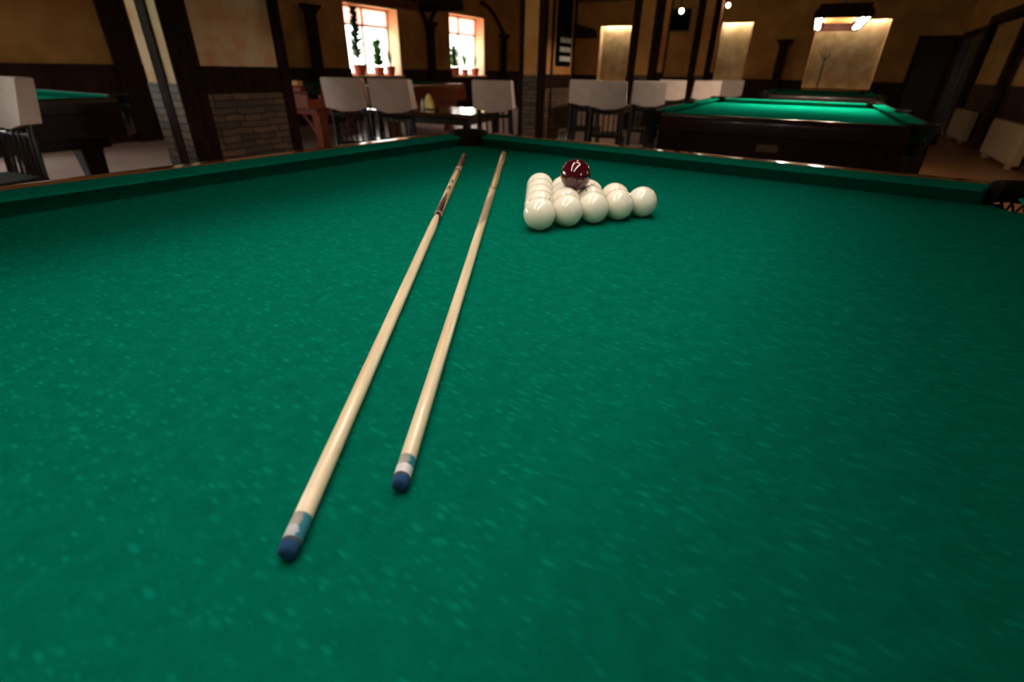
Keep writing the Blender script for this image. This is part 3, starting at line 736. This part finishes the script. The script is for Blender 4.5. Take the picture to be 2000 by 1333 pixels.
lamp('boxed lamp hanging above the left billiard table', -4.88, -1.35, 0, 1.75, .5, 1.9, sides(.5, 1.9, .012), True, 'tube_cool')
lamp('unlit boxed lamp glimpsed right of the orange pillar', -4.1, 10.3, R(8), 1.80, .6, 1.9, sides(.6, 1.9), False)

for k, (x0, x1, z0, z1) in enumerate(NB):
    lab = ['strip light at the top of the niche right of the orange pillar', 'strip light at the top of the niche right of the hanging television', 'strip light at the top of the niche behind the lit boxed lamp'][k]
    o = thing('strip_light', lab, 'light', ((x0+x1)/2, Y1+.195, z1+.157), 0, 'strip lights in the niches')
    MB().bb(-(x1-x0)/2+.04, (x1-x0)/2-.04, -.03, .03, -.04, 0).build('fixture', M['steel'], o)
    MB().tube([(-(x1-x0)/2+.06, 0, -.06), ((x1-x0)/2-.06, 0, -.06)], .015, 10).build('tube', M['niche_tube'], o, smooth=50)

def spot(loc, aim, base, label):
    o = thing('spotlight', label, 'light', loc, 0, 'spotlights by the television'); L_, a, b = Vector(loc), Vector(aim).normalized(), Vector(base)-Vector(loc)
    MB().tube([-a*.14, -a*.12, -a*.02, a*.0], [.02, .045, .055, .058], 16).build('can', M['black'], o, smooth=40)
    MB().tube([a*-.012, a*.004], .05, 16).build('lens', M['bulb'], o, smooth=40)
    MB().tube([-a*.10, b*.5+Vector((0,0,.03)), b], .012, 8).build('arm', M['steel'], o, smooth=40)
spot((-1.95, 11.05, 2.28), (.55, -.8, -.1), (-1.95, 11.3, H-.01), 'small bright spotlight in front of the hanging television')
spot((-1.42, 13.4, 2.58), (.5, -.85, -.1), (-1.50, 13.3, 2.1), 'small bright spotlight on an arm above the farthest pillar')
o = thing('television', 'black television hanging between the two far pillars', 'television', (-2.10, 11.5, 1.92), 0)
MB().bb(-.28, .28, -.04, .04, 0, .45).build('casing', M['black'], o, bevel=.01)
MB().bb(-.255, .255, -.044, -.039, .03, .42).build('screen', M['screen'], o)
MB().tube([(0, .05, .3), (0, .08, .5), (0, .08, H-1.922)], .02, 8).build('ceiling_bracket', M['steel'], o, smooth=40)

# black board and small panel on the middle pillar
o = thing('score_board', 'black board with three pale strips on the right face of the orange pillar', 'board', (-2.039, 5.25, 1.15), 0)
MB().bb(0, .045, -.20, .20, 0, .95).build('board', M['screen'], o, bevel=.004)
for z in (.06, .17, .28): MB().bb(.045, .053, -.17, .17, z, z+.06).build('pale_strip', M['white'], o, bevel=.003)
o = thing('wall_panel', 'small white framed panel with grey centre low on the orange pillar', 'panel', (-2.034, 5.40, .10), 0)
f = MB(); f.bb(0, .02, -.16, -.12, 0, .24); f.bb(0, .02, .12, .16, 0, .24); f.bb(0, .02, -.12, .12, 0, .035); f.bb(0, .02, -.12, .12, .205, .24); f.build('frame', M['white'], o)
f = MB().bb(0, .006, -.12, .12, .035, .205)
for k in range(5): f.bb(.006, .013, -.115, .115, .045+.033*k, .058+.033*k)
f.build('grille', M['grey'], o)

# radiators on the right wall
for (y0, y1), lab in (((11.0, 12.55), 'cream radiator farther away on the right wall'), ((7.6, 9.35), 'cream radiator nearer us at the right edge of the view')):
    o = thing('radiator', lab, 'radiator', (X1-.055, (y0+y1)/2, 0), 0, 'cream radiators on the right wall')
    h_ = (y1-y0)/2
    b = MB().bb(-.14, -.03, -h_, h_, .06, .56)
    n = int((y1-y0)/.1)
    b.build('panel', M['radiator'], o, bevel=.01)
    f = MB()
    for k in range(n+1):
        y = -h_+.05+(2*h_-.1)*k/n; f.bb(-.146, -.139, y-.03, y+.03, .09, .53)
    f.build('fin', M['radiator'], o, bevel=.003)
    MB().tube([(-.085, h_, .12), (-.085, h_+.07, .12), (-.085, h_+.07, .0)], .012, 8).build('pipe', M['radiator'], o, smooth=40)
    for sy in (1, -1): MB().bb(-.13, -.05, sy*(h_-.2)-.02, sy*(h_-.2)+.02, 0, .06).build('foot', M['radiator'], o)

# coat stand in front of the right niche
o = thing('coat_stand', 'thin dark stand in front of the glowing niche behind the lit lamp', 'stand', (.93, 16.1, 0), 0)
MB().lathe([(.2,0),(.2,.02),(.05,.06),(.02,.1)], 20).build('base', M['steel'], o, smooth=40)
MB().tube([(0,0,.08),(0,0,1.62)], .02, 10).build('pole', M['steel'], o, smooth=40)
for k in range(4):
    a = PI/4+k*PI/2; MB().tube([(0,0,1.5),(.09*math.cos(a),.09*math.sin(a),1.54),(.15*math.cos(a),.15*math.sin(a),1.64)], .014, 8).build('hook', M['steel'], o, smooth=40)

# plants on the sills
def plant(loc, s, kind, label, ph=.16, ps=1.6):
    o = thing('potted_plant', label, 'plant', loc, random.random()*6, 'potted plants on the window sills')
    ph *= 1.35/s
    MB().lathe([(.07*ps,0),(.075*ps,.01),(.095*ps,ph*s*.82),(.105*ps,ph*s*.82),(.105*ps,ph*s),(.09*ps,ph*s),(.085*ps,ph*s*.85),(.002,ph*s*.85)], 20).build('pot', M['terracotta'], o, smooth=35)
    z0 = ph*s*.85; fo = MB(); st = MB()
    def blade(p, d, up_, ln, wd, n=6):
        q0, q1 = [], []
        side = Vector((-d.y, d.x, 0)).normalized() if abs(d.z) < .99 else Vector((1,0,0))
        for i in range(n+1):
            t = i/n; c = Vector(p)+d*ln*t+Vector((0,0,1))*(up_*t-.6*up_*t*t*t*1.2); w = wd*math.sin(PI*min(.98, t*.9+.08))
            q0.append(c-side*w); q1.append(c+side*w)
        o_ = len(fo.v); fo.v += [tuple(v) for v in q0]+[tuple(v) for v in q1]
        for i in range(n): fo.f.append([o_+i, o_+i+1, o_+n+2+i, o_+n+1+i]); fo.mi.append(0)
    if kind == 'tall':
        st.tube([(0,0,z0), (.02,.01,z0+.5*s), (.0,.03,z0+1.0*s)], [.02*s,.016*s,.01*s], 8)
        for k in range(150):
            a = random.random()*6.28; z = z0+(.12+.92*random.random()**.8)*s; ln = (.16-.08*(z-z0)/s)*s*1.3
            blade((.01,.02,z), Vector((math.cos(a), math.sin(a), .45)).normalized(), .06*s, ln*1.25, .040*s)
    elif kind == 'bush':
        st.tube([(0,0,z0), (0,0,z0+.2*s)], .012*s, 8)
        for k in range(170):
            a = random.random()*6.28; e = random.random()*1.4; rr = .06*s
            p = (rr*math.cos(a)*math.cos(e), rr*math.sin(a)*math.cos(e), z0+.04*s+.45*s*random.random()**1.3)
            blade(p, Vector((math.cos(a)*math.cos(e), math.sin(a)*math.cos(e), math.sin(e)*.8+.1)).normalized(), .03*s, .17*s*(.6+.6*random.random()), .030*s)
    else:
        st.tube([(0,0,z0), (.01,0,z0+.3*s)], .01*s, 8)
        for k in range(34):
            a = random.random()*6.28
            blade((0,0,z0+.02), Vector((math.cos(a)*.35, math.sin(a)*.35, 1)).normalized(), .05*s, (.35+.4*random.random())*s, .012*s)
    st.build('stem', M['leafdark'], o, smooth=60)
    fo.build('foliage', M['leafdark'] if kind == 'tall' else M['leaf'], o, smooth=60)
    return o
sx_ = X0-.14
plant((sx_, 7.50, .928), 1.05, 'tall', 'tall dark leafy plant in the left half of the left window')
plant((sx_, 8.12, .928), 1.05, 'bush', 'bushy green plant in the right half of the left window', .13, 1.4)
plant((sx_+.02, 8.50, .928), .55, 'blade', 'small plant in a dark red pot at the right side of the left window', .14, 1.2)
plant((sx_, 11.15, .928), 1.0, 'bush', 'bushy green plant at the left side of the right hand window', .15, 1.6)
plant((sx_, 11.68, .928), .95, 'blade', 'slender green plant in the middle of the right hand window', .12, 1.2)
plant((sx_, 12.2, .928), .6, 'blade', 'slender plant at the right side of the right hand window', .14, 1.4)

# frosted ceiling lamps added out of view to brighten the hall
for x, y, lab in ((-5.2, 2.2, 'added unseen ceiling lamp above the floor left of the stone pillar'), (-4.6, 8.0, 'added unseen ceiling lamp near the two windows'), (-.2, 9.8, 'added unseen ceiling lamp left of the farthest billiard table'), (-.5, 13.7, 'added unseen ceiling lamp before the back wall'), (.2, 1.2, 'added unseen ceiling lamp between the near table and the lit table')):
    o = thing('fill_ceiling_lamp', lab, 'lamp', (x, y, H), 0, 'added unseen ceiling lamps')
    MB().lathe([(.10, 0), (.10, -.03), (.07, -.05), (.002, -.05)], 20).build('ceiling_rose', M['brass'], o, smooth=40)
    MB().lathe([(.06, -.045), (.13, -.08), (.16, -.15), (.13, -.22), (.06, -.26), (.002, -.27)], 24).build('fill_globe', M['fill_globe'], o, smooth=60)

# ------------------------------------------------------------------ daylight
w = bpy.data.worlds.new('world'); S.world = w; w.use_nodes = True
nt = w.node_tree; bg = nt.nodes['Background']; N = nt.nodes.new
tc = N('ShaderNodeTexCoord'); sp = N('ShaderNodeSeparateXYZ'); nt.links.new(tc.outputs['Generated'], sp.inputs[0])
rp = N('ShaderNodeValToRGB'); rp.color_ramp.elements[0].position = .46; rp.color_ramp.elements[0].color = (.55, .75, .50, 1); rp.color_ramp.elements[1].position = .56; rp.color_ramp.elements[1].color = (1, 1, .98, 1)
ad = N('ShaderNodeMath'); ad.operation = 'MULTIPLY_ADD'; ad.inputs[1].default_value = .5; ad.inputs[2].default_value = .5; nt.links.new(sp.outputs[2], ad.inputs[0]); nt.links.new(ad.outputs[0], rp.inputs['Fac'])
nt.links.new(rp.outputs['Color'], bg.inputs['Color']); bg.inputs['Strength'].default_value = 12.
